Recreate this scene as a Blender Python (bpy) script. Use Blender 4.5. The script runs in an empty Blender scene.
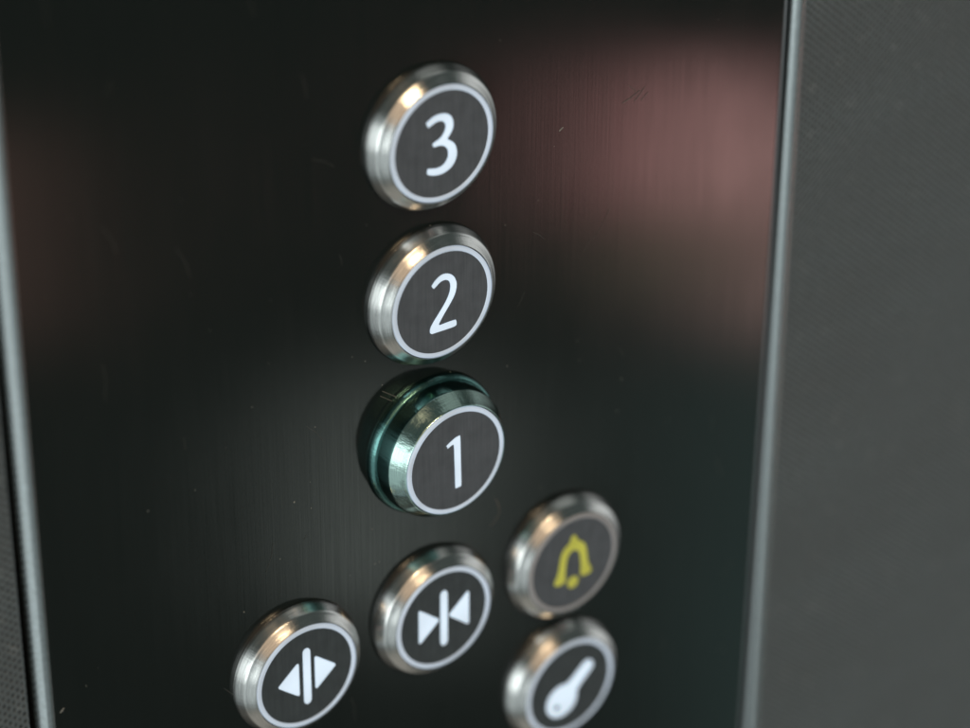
import bpy, bmesh, math, random
from mathutils import Matrix, Vector
from mathutils.geometry import delaunay_2d_cdt
random.seed(4)
C = bpy.data.collections.new('lift_panel_scene'); bpy.context.scene.collection.children.link(C)
U = 0.0125          # 1 design unit = radius of a button's light ring, 12.5 mm
ZO = 1.30           # height of the top button above the lift floor, m

# outlines of the signs on the button faces, in units of the light ring's radius
TR = {
'3':[
  [ (-0.329,0.460),(-0.211,0.532),(-0.093,0.560),(0.029,0.551),(0.137,0.508),(0.208,0.425),(0.236,0.302),(0.214,0.202),(0.164,0.123),(0.110,0.067),(0.207,0.007),(0.272,-0.076),(0.305,-0.192),(0.294,-0.306),(0.244,-0.409),(0.152,-0.490),(0.025,-0.536),(-0.109,-0.537),(-0.239,-0.503),(-0.308,-0.463),(-0.320,-0.411),(-0.298,-0.349),(-0.270,-0.342),(-0.152,-0.376),(-0.044,-0.381),(0.043,-0.341),(0.098,-0.260),(0.105,-0.174),(0.077,-0.098),(0.012,-0.041),(-0.064,-0.019),(-0.171,-0.023),(-0.203,0.021),(-0.203,0.065),(-0.149,0.092),(-0.052,0.123),(0.013,0.181),(0.050,0.258),(0.056,0.314),(0.029,0.370),(-0.029,0.405),(-0.104,0.411),(-0.190,0.383),(-0.272,0.346),(-0.308,0.387) ],
],
'2':[
  [ (-0.241,0.386),(-0.160,0.474),(-0.056,0.537),(0.048,0.545),(0.163,0.503),(0.247,0.421),(0.293,0.300),(0.292,0.194),(0.257,0.071),(0.172,-0.057),(0.035,-0.225),(-0.081,-0.391),(0.161,-0.384),(0.267,-0.392),(0.292,-0.437),(0.288,-0.514),(0.245,-0.545),(0.013,-0.540),(-0.239,-0.532),(-0.276,-0.498),(-0.280,-0.413),(-0.216,-0.307),(-0.090,-0.165),(0.036,-0.012),(0.110,0.109),(0.141,0.224),(0.137,0.312),(0.100,0.372),(0.037,0.402),(-0.046,0.394),(-0.119,0.341),(-0.182,0.299),(-0.223,0.332) ],
],
'1':[
  [ (-0.224,0.374),(-0.123,0.433),(-0.016,0.485),(0.080,0.492),(0.097,0.464),(0.104,0.064),(0.119,-0.549),(-0.035,-0.557),(-0.043,-0.189),(-0.063,0.340),(-0.123,0.321),(-0.183,0.292) ],
],
'c':[
  [ (-0.531,0.308),(-0.504,0.348),(-0.463,0.347),(-0.319,0.226),(-0.121,0.045),(-0.109,-0.012),(-0.239,-0.153),(-0.396,-0.313),(-0.468,-0.323),(-0.524,-0.275),(-0.533,-0.193) ],
  [ (-0.101,0.506),(-0.069,0.585),(-0.007,0.616),(0.065,0.587),(0.101,0.525),(0.106,0.155),(0.111,-0.467),(0.083,-0.559),(-0.011,-0.566),(-0.091,-0.510),(-0.105,-0.437),(-0.107,0.039) ],
  [ (0.112,0.029),(0.263,0.172),(0.430,0.339),(0.493,0.347),(0.529,0.298),(0.536,-0.024),(0.536,-0.231),(0.515,-0.305),(0.452,-0.306),(0.304,-0.186),(0.120,-0.005) ],
],
'o':[
  [ (-0.562,0.011),(-0.437,0.133),(-0.254,0.300),(-0.197,0.319),(-0.165,0.273),(-0.157,-0.033),(-0.152,-0.274),(-0.171,-0.331),(-0.228,-0.328),(-0.366,-0.201),(-0.551,-0.032) ],
  [ (-0.091,0.498),(-0.058,0.548),(0.006,0.572),(0.061,0.544),(0.082,0.488),(0.086,0.012),(0.091,-0.492),(0.074,-0.561),(-0.000,-0.582),(-0.063,-0.548),(-0.092,-0.476),(-0.091,0.046) ],
  [ (0.153,0.274),(0.172,0.320),(0.222,0.316),(0.362,0.195),(0.538,0.049),(0.562,-0.005),(0.415,-0.154),(0.251,-0.322),(0.198,-0.329),(0.157,-0.291),(0.153,-0.017) ],
],
'b':[
  [ (-0.433,-0.301),(-0.381,-0.144),(-0.352,0.054),(-0.324,0.251),(-0.261,0.360),(-0.142,0.438),(-0.086,0.592),(-0.036,0.624),(0.030,0.608),(0.076,0.549),(0.107,0.453),(0.190,0.410),(0.270,0.326),(0.317,0.203),(0.357,-0.022),(0.442,-0.246),(0.433,-0.327),(0.356,-0.370),(0.233,-0.373),(0.165,-0.324),(0.152,-0.245),(0.183,-0.163),(0.150,-0.002),(0.117,0.220),(0.049,0.299),(-0.028,0.309),(-0.126,0.234),(-0.155,0.057),(-0.172,-0.145),(-0.153,-0.300),(-0.199,-0.386),(-0.354,-0.397) ],
  [ (-0.137,-0.412),(-0.113,-0.306),(-0.037,-0.242),(0.063,-0.257),(0.132,-0.321),(0.145,-0.411),(0.092,-0.505),(0.004,-0.543),(-0.074,-0.526),(-0.120,-0.482) ],
],
'k':[
  [ (-0.587,-0.257),(-0.569,-0.113),(-0.482,0.024),(-0.342,0.114),(-0.150,0.142),(-0.035,0.230),(0.116,0.390),(0.242,0.536),(0.358,0.566),(0.476,0.522),(0.570,0.431),(0.587,0.311),(0.525,0.186),(0.360,0.006),(0.195,-0.136),(0.191,-0.300),(0.113,-0.494),(-0.041,-0.604),(-0.197,-0.623),(-0.354,-0.578),(-0.485,-0.454),(-0.565,-0.355) ],
  [ (-0.345,-0.352),(-0.334,-0.289),(-0.282,-0.279),(-0.242,-0.335),(-0.259,-0.391),(-0.306,-0.396) ],
],
}

# ------------------------------------------------------------------ node helpers
def new_mat(name):
    m = bpy.data.materials.new(name); m.use_nodes = True
    nt = m.node_tree; nt.nodes.clear()
    out = nt.nodes.new('ShaderNodeOutputMaterial')
    b = nt.nodes.new('ShaderNodeBsdfPrincipled')
    nt.links.new(b.outputs[0], out.inputs[0])
    return m, nt, b
class N:
    def __init__(s, nt): s.nt = nt
    def put(s, sock, v):
        if isinstance(v, bpy.types.NodeSocket): s.nt.links.new(v, sock)
        else: sock.default_value = v
    def m(s, op, a, b=None, c=None, clamp=False):
        n = s.nt.nodes.new('ShaderNodeMath'); n.operation = op; n.use_clamp = clamp
        for i, v in enumerate((a, b, c)):
            if v is not None: s.put(n.inputs[i], v)
        return n.outputs[0]
    def sstep(s, v, a, b, lo=0.0, hi=1.0):
        n = s.nt.nodes.new('ShaderNodeMapRange'); n.interpolation_type = 'SMOOTHSTEP'
        s.put(n.inputs['Value'], v); s.put(n.inputs['From Min'], a); s.put(n.inputs['From Max'], b)
        s.put(n.inputs['To Min'], lo); s.put(n.inputs['To Max'], hi)
        return n.outputs['Result']
    def lin(s, v, a, b, lo, hi):
        n = s.nt.nodes.new('ShaderNodeMapRange')
        s.put(n.inputs['Value'], v); s.put(n.inputs['From Min'], a); s.put(n.inputs['From Max'], b)
        s.put(n.inputs['To Min'], lo); s.put(n.inputs['To Max'], hi)
        return n.outputs['Result']
    def scale(s, vec, xyz):
        n = s.nt.nodes.new('ShaderNodeVectorMath'); n.operation = 'MULTIPLY'
        s.put(n.inputs[0], vec); n.inputs[1].default_value = xyz
        return n.outputs[0]
    def obj(s): return s.nt.nodes.new('ShaderNodeTexCoord').outputs['Object']
    def noise(s, vec, sc, det=2.0, rough=0.5):
        n = s.nt.nodes.new('ShaderNodeTexNoise'); s.put(n.inputs['Vector'], vec)
        n.inputs['Scale'].default_value = sc; n.inputs['Detail'].default_value = det
        n.inputs['Roughness'].default_value = rough
        return n.outputs[0]
    def bump(s, h, strength, dist, normal=None):
        n = s.nt.nodes.new('ShaderNodeBump'); n.inputs['Strength'].default_value = strength
        n.inputs['Distance'].default_value = dist; s.put(n.inputs['Height'], h)
        if normal is not None: s.put(n.inputs['Normal'], normal)
        return n.outputs[0]
    def mixc(s, f, a, b):
        n = s.nt.nodes.new('ShaderNodeMix'); n.data_type = 'RGBA'
        s.put(n.inputs[0], f); s.put(n.inputs[6], a); s.put(n.inputs[7], b)
        return n.outputs[2]
    def tangent(s, axis):
        n = s.nt.nodes.new('ShaderNodeTangent'); n.direction_type = 'RADIAL'; n.axis = axis
        return n.outputs[0]

# ------------------------------------------------------------------ materials
def mat_panel():                    # mirror-dark steel, fine vertical brushing, smears
    m, nt, b = new_mat('dark_brushed_steel'); n = N(nt); o = n.obj()
    fine = n.noise(n.scale(o, (1, 1, .012)), 2600, 2)
    mid = n.noise(n.scale(o, (1, 1, .03)), 420, 3)
    smear = n.noise(n.scale(o, (1, 1, .6)), 26, 5, .6)
    b.inputs['Base Color'].default_value = (.13, .14, .14, 1)
    b.inputs['Metallic'].default_value = 0; b.inputs['IOR'].default_value = 1.52
    n.put(b.inputs['Base Color'], n.mixc(n.lin(mid, .3, .7, 0, 1), (.0078, .0112, .0106, 1), (.0095, .0132, .0126, 1)))
    n.put(b.inputs['Roughness'], n.m('ADD', n.lin(smear, .35, .7, .080, .115), n.lin(fine, .3, .7, -.01, .02)))
    b.inputs['Anisotropic'].default_value = .75
    tv = nt.nodes.new('ShaderNodeCombineXYZ'); tv.inputs[0].default_value = 1; nt.links.new(tv.outputs[0], b.inputs['Tangent'])
    n.put(b.inputs['Normal'], n.bump(fine, .024, .00012, n.bump(mid, .011, .0003)))
    # thin dull film of dust over the steel
    b.inputs['Coat Weight'].default_value = 0
    return m
def mat_linen():                    # embossed stainless wall sheet: staggered dimples
    m, nt, b = new_mat('embossed_steel'); n = N(nt); o = n.obj()
    sep = nt.nodes.new('ShaderNodeSeparateXYZ'); nt.links.new(o, sep.inputs[0])
    ax, az = .170*U, .146*U
    def lat(off):
        fx = n.m('MULTIPLY', n.m('SUBTRACT', n.m('FRACT', n.m('ADD', n.m('DIVIDE', sep.outputs[0], ax), off)), .5), ax/U)
        fz = n.m('MULTIPLY', n.m('SUBTRACT', n.m('FRACT', n.m('ADD', n.m('DIVIDE', sep.outputs[2], az), off)), .5), az/U)
        return n.m('SQRT', n.m('ADD', n.m('MULTIPLY', fx, fx), n.m('MULTIPLY', fz, fz)))
    d = n.m('MINIMUM', lat(0.0), lat(.5))
    wob = n.noise(o, 700, 2)
    d = n.m('ADD', d, n.lin(wob, .3, .7, -.010, .010))
    hole = n.sstep(d, .012, .052)                     # 0 in the dimple, 1 on the land
    big = n.noise(n.scale(o, (.5, 1, 1.6)), 22, 3)
    web = n.noise(o, 260, 3, .6)
    rim = n.m('MULTIPLY', n.sstep(web, .56, .70), n.sstep(d, .03, .055))
    base = n.mixc(hole, (.035, .038, .039, 1), (.255, .288, .300, 1))  # cavity shade of the dimples painted into the base colour
    base = n.mixc(n.m('MULTIPLY', rim, .45), base, (.56, .59, .59, 1))
    base = n.mixc(n.lin(big, .35, .65, 0, .45), base, (.16, .172, .175, 1))
    n.put(b.inputs['Base Color'], base)
    b.inputs['Metallic'].default_value = .85
    n.put(b.inputs['Roughness'], n.lin(web, .3, .7, .42, .55))
    n.put(b.inputs['Normal'], n.bump(n.m('ADD', hole, n.m('MULTIPLY', web, .5)), .55, .0004))
    return m
def mat_spun(name, col, rough, aniso, groove, wave=0.0, freq=9):
    m, nt, b = new_mat(name); n = N(nt); o = n.obj()
    sep = nt.nodes.new('ShaderNodeSeparateXYZ'); nt.links.new(o, sep.inputs[0])
    r = n.m('SQRT', n.m('ADD', n.m('MULTIPLY', sep.outputs[0], sep.outputs[0]), n.m('MULTIPLY', sep.outputs[2], sep.outputs[2])))
    cmb = nt.nodes.new('ShaderNodeCombineXYZ')
    nt.links.new(n.m('ADD', r, n.m('MULTIPLY', sep.outputs[1], 1.3)), cmb.inputs[0])
    ang = n.m('ARCTAN2', sep.outputs[0], sep.outputs[2])
    nt.links.new(n.m('MULTIPLY', ang, .0006), cmb.inputs[1])
    g = n.noise(cmb.outputs[0], 5200, 2)
    st = n.noise(o, 900, 3, .6)
    n.put(b.inputs['Base Color'], n.mixc(n.lin(g, .3, .7, 0, 1), tuple(c*.82 for c in col) + (1,), tuple(min(1, c*1.08) for c in col) + (1,)))
    b.inputs['Metallic'].default_value = 1
    n.put(b.inputs['Roughness'], n.lin(st, .3, .7, rough*.85, rough*1.2))
    b.inputs['Anisotropic'].default_value = aniso; b.inputs['Anisotropic Rotation'].default_value = .25
    n.put(b.inputs['Tangent'], n.tangent('Y'))
    nor = n.bump(g, groove, .00012)
    if wave:                                          # facetted ripples round the rim
        cm2 = nt.nodes.new('ShaderNodeCombineXYZ')
        nt.links.new(ang, cm2.inputs[0]); nt.links.new(n.m('MULTIPLY', r, 60 if freq < 20 else 12), cm2.inputs[1])
        nor = n.bump(n.noise(cm2.outputs[0], freq, 3, .7), wave, .0012, nor)
    n.put(b.inputs['Normal'], nor)
    return m
def mat_face(name, col, spec=.35):
    m, nt, b = new_mat(name); n = N(nt); o = n.obj()
    s = n.noise(n.scale(o, (1, 1, .04)), 2400, 3)
    c = n.noise(o, 260, 3)
    f = n.m('MULTIPLY', n.lin(s, .3, .7, .9, 1.08), n.lin(c, .3, .7, .9, 1.1))
    hs = nt.nodes.new('ShaderNodeHueSaturation'); hs.inputs['Color'].default_value = col + (1,)
    n.put(hs.inputs['Value'], f)
    nt.links.new(hs.outputs[0], b.inputs['Base Color'])
    b.inputs['Metallic'].default_value = .35
    b.inputs['Roughness'].default_value = .42
    b.inputs['Specular IOR Level'].default_value = spec
    n.put(b.inputs['Normal'], n.bump(s, .08, .0002))
    return m
def mat_glow(name, col, strength, base=(.5, .53, .56), var=.18):
    m, nt, b = new_mat(name); n = N(nt); o = n.obj()
    b.inputs['Base Color'].default_value = base + (1,)
    b.inputs['Roughness'].default_value = .28
    b.inputs['Emission Color'].default_value = col + (1,)
    n.put(b.inputs['Emission Strength'], n.m('MULTIPLY', n.lin(n.noise(o, 110, 1), .35, .65, 1-var, 1+var), strength))
    return m
def mat_flat(name, col, rough=.6, metal=0.0, spec=.5):
    m, nt, b = new_mat(name); n = N(nt)
    c = n.noise(n.obj(), 900, 2)
    n.put(b.inputs['Base Color'], n.mixc(c, tuple(x*.8 for x in col) + (1,), tuple(x*1.15 for x in col) + (1,)))
    b.inputs['Roughness'].default_value = rough; b.inputs['Metallic'].default_value = metal
    b.inputs['Specular IOR Level'].default_value = spec
    return m
M = dict(
    panel=mat_panel(), linen=mat_linen(),
    spun=mat_spun('spun_steel', (.67, .665, .65), .165, .8, .15, .035, 34),
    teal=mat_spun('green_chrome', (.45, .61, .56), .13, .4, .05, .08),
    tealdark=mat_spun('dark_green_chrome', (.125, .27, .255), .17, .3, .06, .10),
    face=mat_face('charcoal_face', (.137, .157, .186)),
    facedark=mat_face('black_face', (.080, .098, .112)),
    ring=mat_glow('lit_ring', (.42, .54, .70), .60),
    ringoff=mat_glow('grey_ring', (.4, .4, .42), .12, (.34, .34, .36)),  # ring is unlit; a faint glow is put in to lighten it
    sign=mat_glow('lit_sign', (.60, .76, .93), .78, var=.10),
    yellow=mat_glow('yellow_sign', (.42, .42, .05), .50, (.4, .4, .08)),
    gap=mat_flat('black_gap', (.006, .006, .006), .8),
    speck=mat_flat('dust_speck', (.30, .30, .28), .7),
    scuff=mat_flat('faint_scuff', (.13, .12, .11), .5, 0),
    fold=mat_flat('folded_steel_edge', (.61, .65, .655), .26, 1.0),  # bends coloured lighter than their sheets, to carry the bright reflected light
    folddark=mat_flat('dark_folded_edge', (.24, .25, .26), .3, 1.0),  # dimmer copy for the right bend, its grey reflection set by colour
    hair=mat_flat('hairline_scratch', (.10, .10, .095), .5, 0),
    black=mat_flat('black_recess', (.004, .004, .004), .9, 0, .1))

# ------------------------------------------------------------------ mesh helpers
def link(name, bm, mats, parent=None, loc=(0, 0, 0), smooth=True, auto=None):
    bmesh.ops.recalc_face_normals(bm, faces=bm.faces[:])
    me = bpy.data.meshes.new(name); bm.to_mesh(me); bm.free()
    for m in (mats if isinstance(mats, (list, tuple)) else [mats]): me.materials.append(m)
    if smooth:
        for p in me.polygons: p.use_smooth = True
        if auto: me.set_sharp_from_angle(angle=math.radians(auto))
    o = bpy.data.objects.new(name, me); C.objects.link(o); o.location = loc
    if parent: o.parent = parent
    return o
def lathe(profile, seg=160):        # (radius, height towards the viewer) in units, axis along Y
    bm = bmesh.new(); rings = []
    for r, h in profile:
        rings.append([bm.verts.new((r*U*math.cos(2*math.pi*k/seg), -h*U, r*U*math.sin(2*math.pi*k/seg))) for k in range(seg)])
    for a, b in zip(rings, rings[1:]):
        for k in range(seg): bm.faces.new((a[k], a[(k+1) % seg], b[(k+1) % seg], b[k]))
    return bm
def disc(r, h, seg=128):
    bm = bmesh.new()
    v = [bm.verts.new((r*U*math.cos(2*math.pi*k/seg), -h*U, r*U*math.sin(2*math.pi*k/seg))) for k in range(seg)]
    f = bm.faces.new(v)
    g = bmesh.ops.extrude_face_region(bm, geom=[f])
    bmesh.ops.translate(bm, verts=[x for x in g['geom'] if isinstance(x, bmesh.types.BMVert)], vec=(0, .03*U, 0))
    return bm
def fillet(a, b, c, rad, n=5):      # rounded corner points at b
    a, b, c = Vector(a), Vector(b), Vector(c)
    u, v = (a-b), (c-b); lu, lv = u.length, v.length; u.normalize(); v.normalize()
    t = min(rad, lu*.45, lv*.45); p, q = b+u*t, b+v*t
    return [tuple(p*(1-s)**2 + b*2*s*(1-s) + q*s*s) for s in [k/n for k in range(n+1)]]
def smooth_loop(pts, it=2, keep=38):    # corner cutting that spares sharp corners
    for _ in range(it):
        out = []; n = len(pts)
        for i in range(n):
            a, b, c = Vector(pts[i-1]), Vector(pts[i]), Vector(pts[(i+1) % n])
            ang = math.degrees((b-a).angle(c-b, 0))
            k = .08 if ang > keep else .25
            out += [tuple(b+(a-b)*k), tuple(b+(c-b)*k)]
        pts = out
    return pts
def inset(pts, d):
    n = len(pts); A = sum(pts[i-1][0]*pts[i][1]-pts[i][0]*pts[i-1][1] for i in range(n)); sg = 1 if A > 0 else -1
    out = []
    for i in range(n):
        t = Vector(pts[(i+1) % n]) - Vector(pts[i-1]); t.normalize()
        out.append((pts[i][0]-t.y*d*sg, pts[i][1]+t.x*d*sg))
    return out
def plate(bm, pts, h, thick=.012, mi=0):      # flat sign with a thin edge, triangulated inside its outline
    n = len(pts)
    co, ed, fs, *_ = delaunay_2d_cdt([Vector(p) for p in pts], [], [list(range(n))], 1, 1e-6)
    v = [bm.verts.new((c.x, -h, c.y)) for c in co]
    for f in fs: bm.faces.new([v[i] for i in f]).material_index = mi
    t = [bm.verts.new((x, -h, z)) for x, z in pts]; k = [bm.verts.new((x, -h+thick, z)) for x, z in pts]
    for i in range(n): bm.faces.new((t[i-1], t[i], k[i], k[i-1])).material_index = mi
def tag(o, label, cat, group=None):
    o['label'] = label; o['category'] = cat
    if group: o['group'] = group

# ------------------------------------------------------------------ setting
Z0, Z1 = 9.0, -26.0
def zrow(z): return ZO + z*U
def sheet(prof, z0=Z0, z1=Z1, div=1):       # prof: list of (x, y) units, extruded in z
    bm = bmesh.new(); rows = []
    for z in (z0, z1): rows.append([bm.verts.new((x*U, y*U, zrow(z))) for x, y in prof])
    for i in range(len(prof)-1): bm.faces.new((rows[0][i], rows[0][i+1], rows[1][i+1], rows[1][i]))
    return bm
def bend(cx, cy, r, a0, a1, n=10):
    return [(cx + r*math.cos(math.radians(a0+(a1-a0)*k/n)), cy + r*math.sin(math.radians(a0+(a1-a0)*k/n))) for k in range(n+1)]
PL, PR, RB, RL = -7.56, 7.60, .15, .185
prof = [(PL-RL, .44)] + fillet((PL-RL, .44), (PL-RL, .19), (PL, 0), .07) + fillet((PL-RL, .19), (PL, 0), (PL+1, 0), .09) + [(PL+.12, 0), (PR-.03, 0)] + bend(PR, RB, RB, 270, 360) + [(PR+RB, RB+.02), (PR+RB, .34)]
bm = sheet(prof)
# specks, scuffs and fine scratches that lie on the steel
def sliver(pts, w, mi):
    for (x0, z0), (x1, z1) in zip(pts, pts[1:]):
        d = Vector((x1-x0, z1-z0)); L = d.length or 1; q = Vector((-d.y, d.x))/L*w/2
        f = bm.faces.new([bm.verts.new(((x)*U, -.004*U, zrow(z))) for x, z in
                          ((x0+q.x, z0+q.y), (x1+q.x, z1+q.y), (x1-q.x, z1-q.y), (x0-q.x, z0-q.y))])
        f.material_index = mi
def speck(x, z, r, mi=1):
    k = random.choice((5, 6, 7)); a0 = random.random()*6
    bm.faces.new([bm.verts.new(((x+r*random.uniform(.6, 1.2)*math.cos(a0+6.283*i/k))*U, -.005*U,
                  zrow(z+r*random.uniform(.6, 1.2)*math.sin(a0+6.283*i/k)))) for i in range(k)]).material_index = mi
for x, z, r in (
    (2.730, -0.631, 0.015),
    (2.568, -0.915, 0.010),
    (1.424, 1.294, 0.009),
    (3.214, -5.252, 0.012),
    (4.187, -5.978, 0.014),
    (4.119, -6.619, 0.014),
    (2.392, -7.602, 0.010),
    (-3.513, -3.816, 0.012),
    (-2.324, -4.623, 0.017),
    (-2.781, -5.911, 0.022),
    (-2.451, -6.157, 0.014),
    (-3.095, -6.921, 0.010),
    (-2.454, -5.642, 0.009),
    (-1.704, -7.809, 0.012),
    (-1.184, -7.792, 0.014),
    (-1.100, -7.784, 0.012),
    (-5.524, -5.028, 0.012),
    (-4.646, -4.966, 0.010),
    (-7.331, -8.173, 0.019),
    (-3.840, -7.687, 0.014),
    (-2.371, -8.134, 0.017),
    (-1.239, -1.228, 0.010),
    (1.557, -2.084, 0.010),
    (2.247, -1.825, 0.009),
    (3.158, -4.850, 0.009),
    (0.517, -8.924, 0.009),
    (-0.978, -4.293, 0.010),
    (-6.866, -7.879, 0.012),
    (1.627, -4.827, 0.014),
    (0.417, -4.527, 0.014),
    (0.505, -1.818, 0.009),
    (-4.218, -2.161, 0.007),
    (0.021, -1.614, 0.009),
    (5.339, -7.248, 0.009),
    (-1.233, -7.053, 0.009),
    (-1.564, -3.557, 0.009),
    (-1.309, -3.720, 0.012),
    (-3.096, -1.992, 0.007),
    (-4.626, 0.234, 0.007),
): speck(x, z, r)
for pts, w_, mi in (
    ([ (1.412, -7.459), (1.480, -7.653), (1.481, -7.800), (1.393, -7.914), (1.283, -7.976) ], 0.018, 2),
    ([ (-0.980, -4.409), (-0.739, -4.590), (-0.537, -4.740) ], 0.014, 2),
    ([ (-1.022, -4.490), (-0.781, -4.673) ], 0.012, 2),
    ([ (4.397, -0.391), (4.182, -0.480), (4.010, -0.526) ], 0.014, 2),
    ([ (4.504, -0.346), (4.400, -0.466), (4.273, -0.561) ], 0.010, 2),
    ([ (4.575, -0.476), (4.426, -0.584) ], 0.010, 2),
    ([ (4.129, -0.226), (4.309, -0.386) ], 0.008, 2),
    ([ (2.668, -0.668), (2.751, -0.618) ], 0.024, 1),
    ([ (-7.369, -8.195), (-7.291, -8.130) ], 0.024, 1),
): sliver(pts, w_, mi)

for _ in range(150):
    speck(random.uniform(-7.2, 7.2), random.uniform(-16, 4), random.uniform(.003, .008), random.choice((1, 2, 2, 4)))
for _ in range(48):
    x, z, a, L = random.uniform(-7.2, 7.2), random.uniform(-16, 4), random.gauss(1.57, .5), random.uniform(.08, .7)
    sliver([(x, z), (x+L*math.cos(a)*.5, z+L*math.sin(a)*.5), (x+L*math.cos(a+.12), z+L*math.sin(a+.12))], .005, 4)
panel = bpy.data.objects.new('control_panel', None); C.objects.link(panel); panel.location = (0, 0, zrow(Z1))
tag(panel, 'dark glossy brushed steel lift control panel carrying the round buttons', 'control panel')
fp = link('faceplate', bm, [M['panel'], M['speck'], M['scuff'], M['fold'], M['hair'], M['folddark']], panel, loc=(0, 0, -zrow(Z1)), auto=40)
for p in fp.data.polygons:
    if p.center.x < (PL+.10)*U: p.material_index = 3
    elif p.center.x > PR*U: p.material_index = 5
for side, wname in ((-1, 'left'), (1, 'right')):
    e = 7.905 if side < 0 else 7.865; RB = .23
    arc = [((e+RB) - RB*math.sin(math.radians(90*k/10)), RB - RB*math.cos(math.radians(90*k/10))) for k in range(11)]
    if side < 0: rb = .05; arc = [((e+rb) - rb*math.sin(math.radians(90*k/6)), rb - rb*math.cos(math.radians(90*k/6))) for k in range(7)]
    pts = [(30, 0), (e+RB+.03, 0)] + arc + [(e, RB+.03), (e, .75)]
    o = link('wall_panel', sheet([(side*x, y) for x, y in pts]), [M['linen'], M['fold']], auto=40)
    for p in o.data.polygons:
        if side > 0 and p.center.x/U < e+RB+.01: p.material_index = 1
    tag(o, ('grey dimple-embossed steel wall sheet at the left edge, beside the black gap' if side < 0 else
            'broad grey embossed steel wall sheet filling the right side, past the bright folded edge'), 'wall panel', 'embossed wall sheets beside the control panel')
bm2 = sheet([(-31, .8), (31, .8)])
bk = link('wall_backing', bm2, M['black']); bk['kind'] = 'structure'  # black sheet behind the gaps; their shade is put into its colour

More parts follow.
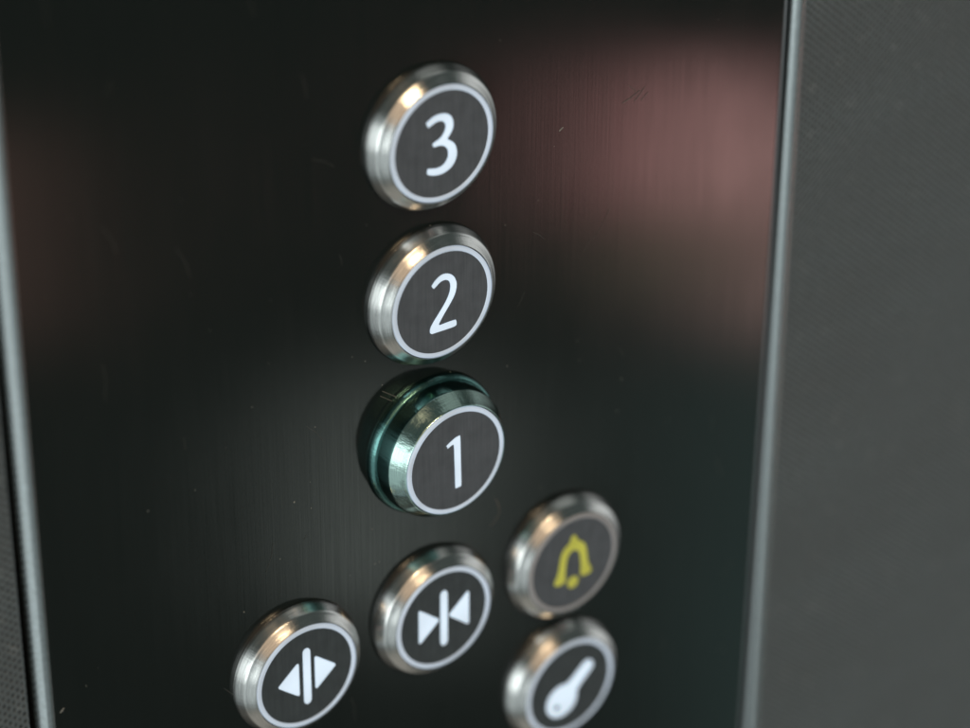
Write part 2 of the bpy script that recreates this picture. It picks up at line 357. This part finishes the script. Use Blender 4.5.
# ------------------------------------------------------------------ buttons
def button(x, z, key, label, name='lift_button'):
    t = bpy.data.objects.new(name, None); C.objects.link(t); t.location = (x*U, 0, zrow(z))
    tag(t, label, 'lift button', 'round lift buttons on the control panel')
    up = key == '1'
    if up:
        h = .751
        col = [(1.31, -.01), (1.312, .03), (1.310, .06), (1.298, .10), (1.270, .145), (1.255, .158), (1.225, .168), (1.20, .17)]
        bez = [(1.232, .15), (1.232, .18), (1.200, .43)] + fillet((1.198, .44), (1.188, .468), (1.155, .52), .016, 4) + \
              [(1.10, .610), (1.045, .706), (1.036, .726), (1.026, .735), (1.014, .731), (1.012, .66)]
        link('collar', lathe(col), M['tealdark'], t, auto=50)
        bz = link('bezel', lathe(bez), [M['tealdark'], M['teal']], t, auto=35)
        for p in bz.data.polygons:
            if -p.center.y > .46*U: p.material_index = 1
    else:
        h = .381
        col = [(1.262, -.01), (1.267, .02), (1.268, .045), (1.264, .052)]
        bez = [(1.262, .05), (1.267, .056), (1.266, .068), (1.255, .095), (1.232, .142), (1.208, .190), (1.192, .222), (1.180, .243), (1.168, .256), (1.152, .267), (1.13, .284)] + \
              [(1.09, .318), (1.05, .354), (1.03, .371), (1.022, .376), (1.014, .373), (1.012, .30)]
        link('collar', lathe(col), M['spun'], t, auto=50)
        link('bezel', lathe(bez), M['spun'], t, auto=50)
    link('gap_ring', lathe([(1.03, h-.06), (.98, h-.06)], 96), M['gap'], t)
    ri = .917
    ring = lathe([(1.0, h-.05), (1.0, h-.008), (.992, h), (ri+.006, h), (ri, h-.006), (ri, h-.04)])
    rg = link('light_ring', ring, M['ringoff'] if key == 'b' else M['ring'], t, auto=50)
    if key == 'b': rg['label'] = 'unlit grey ring'
    fc = link('face', disc(ri-.001, h-.006), M['face'] if key in '321b' else M['facedark'], t, auto=30)
    hs = h+.004
    def sign(nm, loops, mat, sm=True, extra=None):
        b = bmesh.new()
        for lp in loops: plate(b, inset(smooth_loop(lp, 3 if key == 'b' else 2, 38 if key != 'b' else 200), .056 if key == 'k' else .016) if sm else lp, hs)
        if extra: plate(b, smooth_loop(extra), hs+.004, .006, 1)
        bmesh.ops.scale(b, vec=(U, U, U), verts=b.verts[:])
        return link(nm, b, [mat, M['facedark']], fc, smooth=False)
    L = TR[key]
    if key in '321': sign('numeral', L, M['sign'])
    elif key in 'co':
        s = -1 if key == 'c' else 1
        bar = [(-.074, .49)] + [(-.074*math.cos(a), .49+.09*math.sin(a)) for a in [math.pi*k/12 for k in range(1, 12)]] + [(.074, .49)]
        bar = bar + [(-x, -z) for x, z in bar]
        tri = []
        P3 = ((.163, .36), (.163, -.36), (.595, 0)) if key == 'o' else ((.54, .385), (.54, -.36), (.098, .01))
        for i in range(3): tri += fillet(P3[i-1], P3[i], P3[(i+1) % 3], .075 if i < 2 else .05)
        sign('bar', [bar], M['sign'], False)
        sign('arrow', [tri], M['sign'], False); sign('arrow', [[(-x, z) for x, z in tri]], M['sign'], False)
    elif key == 'b':
        half = [(0, .62), (.055, .605), (.085, .54), (.105, .465), (.19, .42), (.265, .345), (.31, .22), (.33, .05), (.355, -.10), (.405, -.20), (.445, -.28),
                (.43, -.35), (.36, -.385), (.23, -.385), (.165, -.35), (.155, -.27), (.17, -.17), (.155, 0), (.135, .14), (.085, .235), (0, .275)]
        bell = half[:-1] + [half[-1]] + [(-x, z) for x, z in reversed(half[1:-1])]
        clap = [(.138*math.cos(2*math.pi*k/24), -.415+.138*math.sin(2*math.pi*k/24)) for k in range(24)]
        sign('bell_symbol', [bell, clap], M['yellow'])
    else:
        a0 = .745; hc = Vector((-.20, -.235)); u = Vector((math.cos(a0), math.sin(a0))); q = Vector((-u.y, u.x)); hw, hr = .148, .355
        g = math.asin(hw/hr)
        pts = [hc + hr*(u*math.cos(t) + q*math.sin(t)) for t in [g + .10 + k*(2*math.pi-2*g-.20)/40 for k in range(41)]]
        pts += [hc + u*(hr+.06) - q*hw*.98] + [hc + u*.80 + hw*.93*(u*math.cos(t) + q*math.sin(t)) for t in [-1.5+3.0*k/14 for k in range(15)]] + [hc + u*(hr+.06) + q*hw*.98]
        hole = [(-.315+.058*math.cos(2*math.pi*k/16), -.345+.058*math.sin(2*math.pi*k/16)) for k in range(16)]
        bk_ = bmesh.new(); plate(bk_, smooth_loop([tuple(p) for p in pts]), hs); plate(bk_, hole, hs+.004, .006, 1)
        bmesh.ops.scale(bk_, vec=(U, U, U), verts=bk_.verts[:])
        link('key_symbol', bk_, [M['sign'], M['facedark']], fc, smooth=False)
    return t
button(0, 0, '3', 'topmost round steel button with lit white numeral 3')
button(0, -2.882, '2', 'round steel button with lit white numeral 2, below button 3')
button(0, -5.766, '1', 'raised green chrome button with lit white numeral 1')
button(0, -9.206, 'c', 'steel door close button, two white arrows pointing in at a bar')
button(2.886, -9.206, 'b', 'steel alarm button with yellow bell symbol and unlit ring')
button(-2.879, -9.206, 'o', 'lowest left steel door open button, two white arrows pointing outward')
button(2.886, -11.975, 'k', 'steel button with white key symbol, below the yellow bell button')

# ------------------------------------------------------------------ camera
yaw, pitch, roll = -.6435, -.5266, .005
R0 = Matrix(((1, 0, 0), (0, 0, -1), (0, 1, 0)))
R = Matrix.Rotation(yaw, 3, 'Z') @ R0 @ Matrix.Rotation(pitch, 3, 'X') @ Matrix.Rotation(roll, 3, 'Z')
cam = bpy.data.cameras.new('camera'); co = bpy.data.objects.new('camera', cam); C.objects.link(co)
co.matrix_world = Matrix.Translation((-24.0052*U, -33.5474*U, 19.754*U+ZO)) @ R.to_4x4()
cam.sensor_width = 36; cam.lens = 2847.3/970*36; cam.sensor_fit = 'HORIZONTAL'
cam.clip_start = .01; cam.clip_end = 50
cam.dof.use_dof = True; cam.dof.focus_distance = 47.1*U; cam.dof.aperture_fstop = 6.3
bpy.context.scene.camera = co

# ------------------------------------------------------------------ light
w = bpy.data.worlds.new('World'); bpy.context.scene.world = w; w.use_nodes = True
nt = w.node_tree; nt.nodes.clear(); n = N(nt)
out = nt.nodes.new('ShaderNodeOutputWorld'); bg = nt.nodes.new('ShaderNodeBackground'); nt.links.new(bg.outputs[0], out.inputs[0])
dirv = nt.nodes.new('ShaderNodeTexCoord').outputs['Generated']
sp = nt.nodes.new('ShaderNodeSeparateXYZ'); nt.links.new(dirv, sp.inputs[0])
az = n.m('MULTIPLY', n.m('ARCTAN2', sp.outputs[0], n.m('MULTIPLY', sp.outputs[1], -1)), 57.2958)   # 0 = out of the panel, + = right
el = n.m('MULTIPLY', n.m('ARCSINE', sp.outputs[2]), 57.2958)
wob = n.noise(dirv, 9, 3)
azw = n.m('ADD', az, n.lin(wob, .3, .7, -1.5, 1.5)); 
acc = None
def add(col, f):
    global acc
    v = nt.nodes.new('ShaderNodeVectorMath'); v.operation = 'SCALE'; v.inputs[0].default_value = col; n.put(v.inputs['Scale'], f)
    if acc is None: acc = v.outputs[0]
    else:
        a = nt.nodes.new('ShaderNodeVectorMath'); nt.links.new(acc, a.inputs[0]); nt.links.new(v.outputs[0], a.inputs[1]); acc = a.outputs[0]
def box(a0, a1, sa, e0, e1, se, A=None, E=None):
    A = A or az; E = E or el
    fa = n.m('MULTIPLY', n.sstep(A, a0-sa, a0+sa), n.sstep(A, a1-sa, a1+sa, 1.0, 0.0))
    fe = n.m('MULTIPLY', n.sstep(E, e0-se, e0+se), n.sstep(E, e1-se, e1+se, 1.0, 0.0))
    return n.m('MULTIPLY', fa, fe)

add((.070, .086, .082), 1.0)                                                 # dim lift cabin all round
add((.92, 1.0, 1.0), n.m('MULTIPLY', box(-84, -46, 5, -13, 16, 7), 1.9))     # bright opening to the left
add((.50, .56, .57), box(-120, -41, 7, -50, 26, 10))
add((.70, .50, .33), box(-52, 10, 10, 15, 68, 8))                              # warm lit ceiling upper left
add((.24, .25, .24), box(52, 120, 9, 46, 80, 7))  # added glow patch for the raised button's top chamfer
add((.66, .68, .68), box(66, 130, 7, -60, 22, 12))                           # grey wall to the right
add((.24, .27, .28), box(-46, 0, 8, -36, 8, 8))                            # cool glow patch added to lighten the left chamfers
add((.26, .24, .21), n.sstep(el, -48, -66))                                  # cabin floor
add((4.2, 2.25, 2.15), box(39.3, 43.2, .9, -26.9, -24.1, .35, azw))            # pink glow; this and the rest added as reflections in the panel
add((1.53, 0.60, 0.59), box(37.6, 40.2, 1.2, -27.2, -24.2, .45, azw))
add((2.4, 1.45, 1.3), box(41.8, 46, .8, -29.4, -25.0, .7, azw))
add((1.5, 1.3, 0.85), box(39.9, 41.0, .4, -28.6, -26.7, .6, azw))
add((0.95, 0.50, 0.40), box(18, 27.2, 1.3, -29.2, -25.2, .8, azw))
add((1.15, 1.28, 1.2), box(32.8, 35.8, 1.5, -35.5, -30.5, 1.3, azw))  # added glow, mirrored by the panel as a pale haze
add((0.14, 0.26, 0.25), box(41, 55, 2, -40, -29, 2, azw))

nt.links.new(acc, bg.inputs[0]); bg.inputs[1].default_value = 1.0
def lamp(loc, power, col, rad):
    l = bpy.data.lights.new('ceiling_lamp', 'POINT'); l.energy = power; l.color = col; l.shadow_soft_size = rad
    o = bpy.data.objects.new('ceiling_lamp', l); C.objects.link(o); o.location = loc

for x_, z_ in ((-.02, 2.62), (-.22, 2.55), (-.36, 2.42)):
    lamp((x_, -1.22, z_), 9, (1, .74, .44), .016)

sc = bpy.context.scene
sc.view_settings.view_transform = 'Standard'; sc.view_settings.look = 'None'; sc.view_settings.exposure = 0
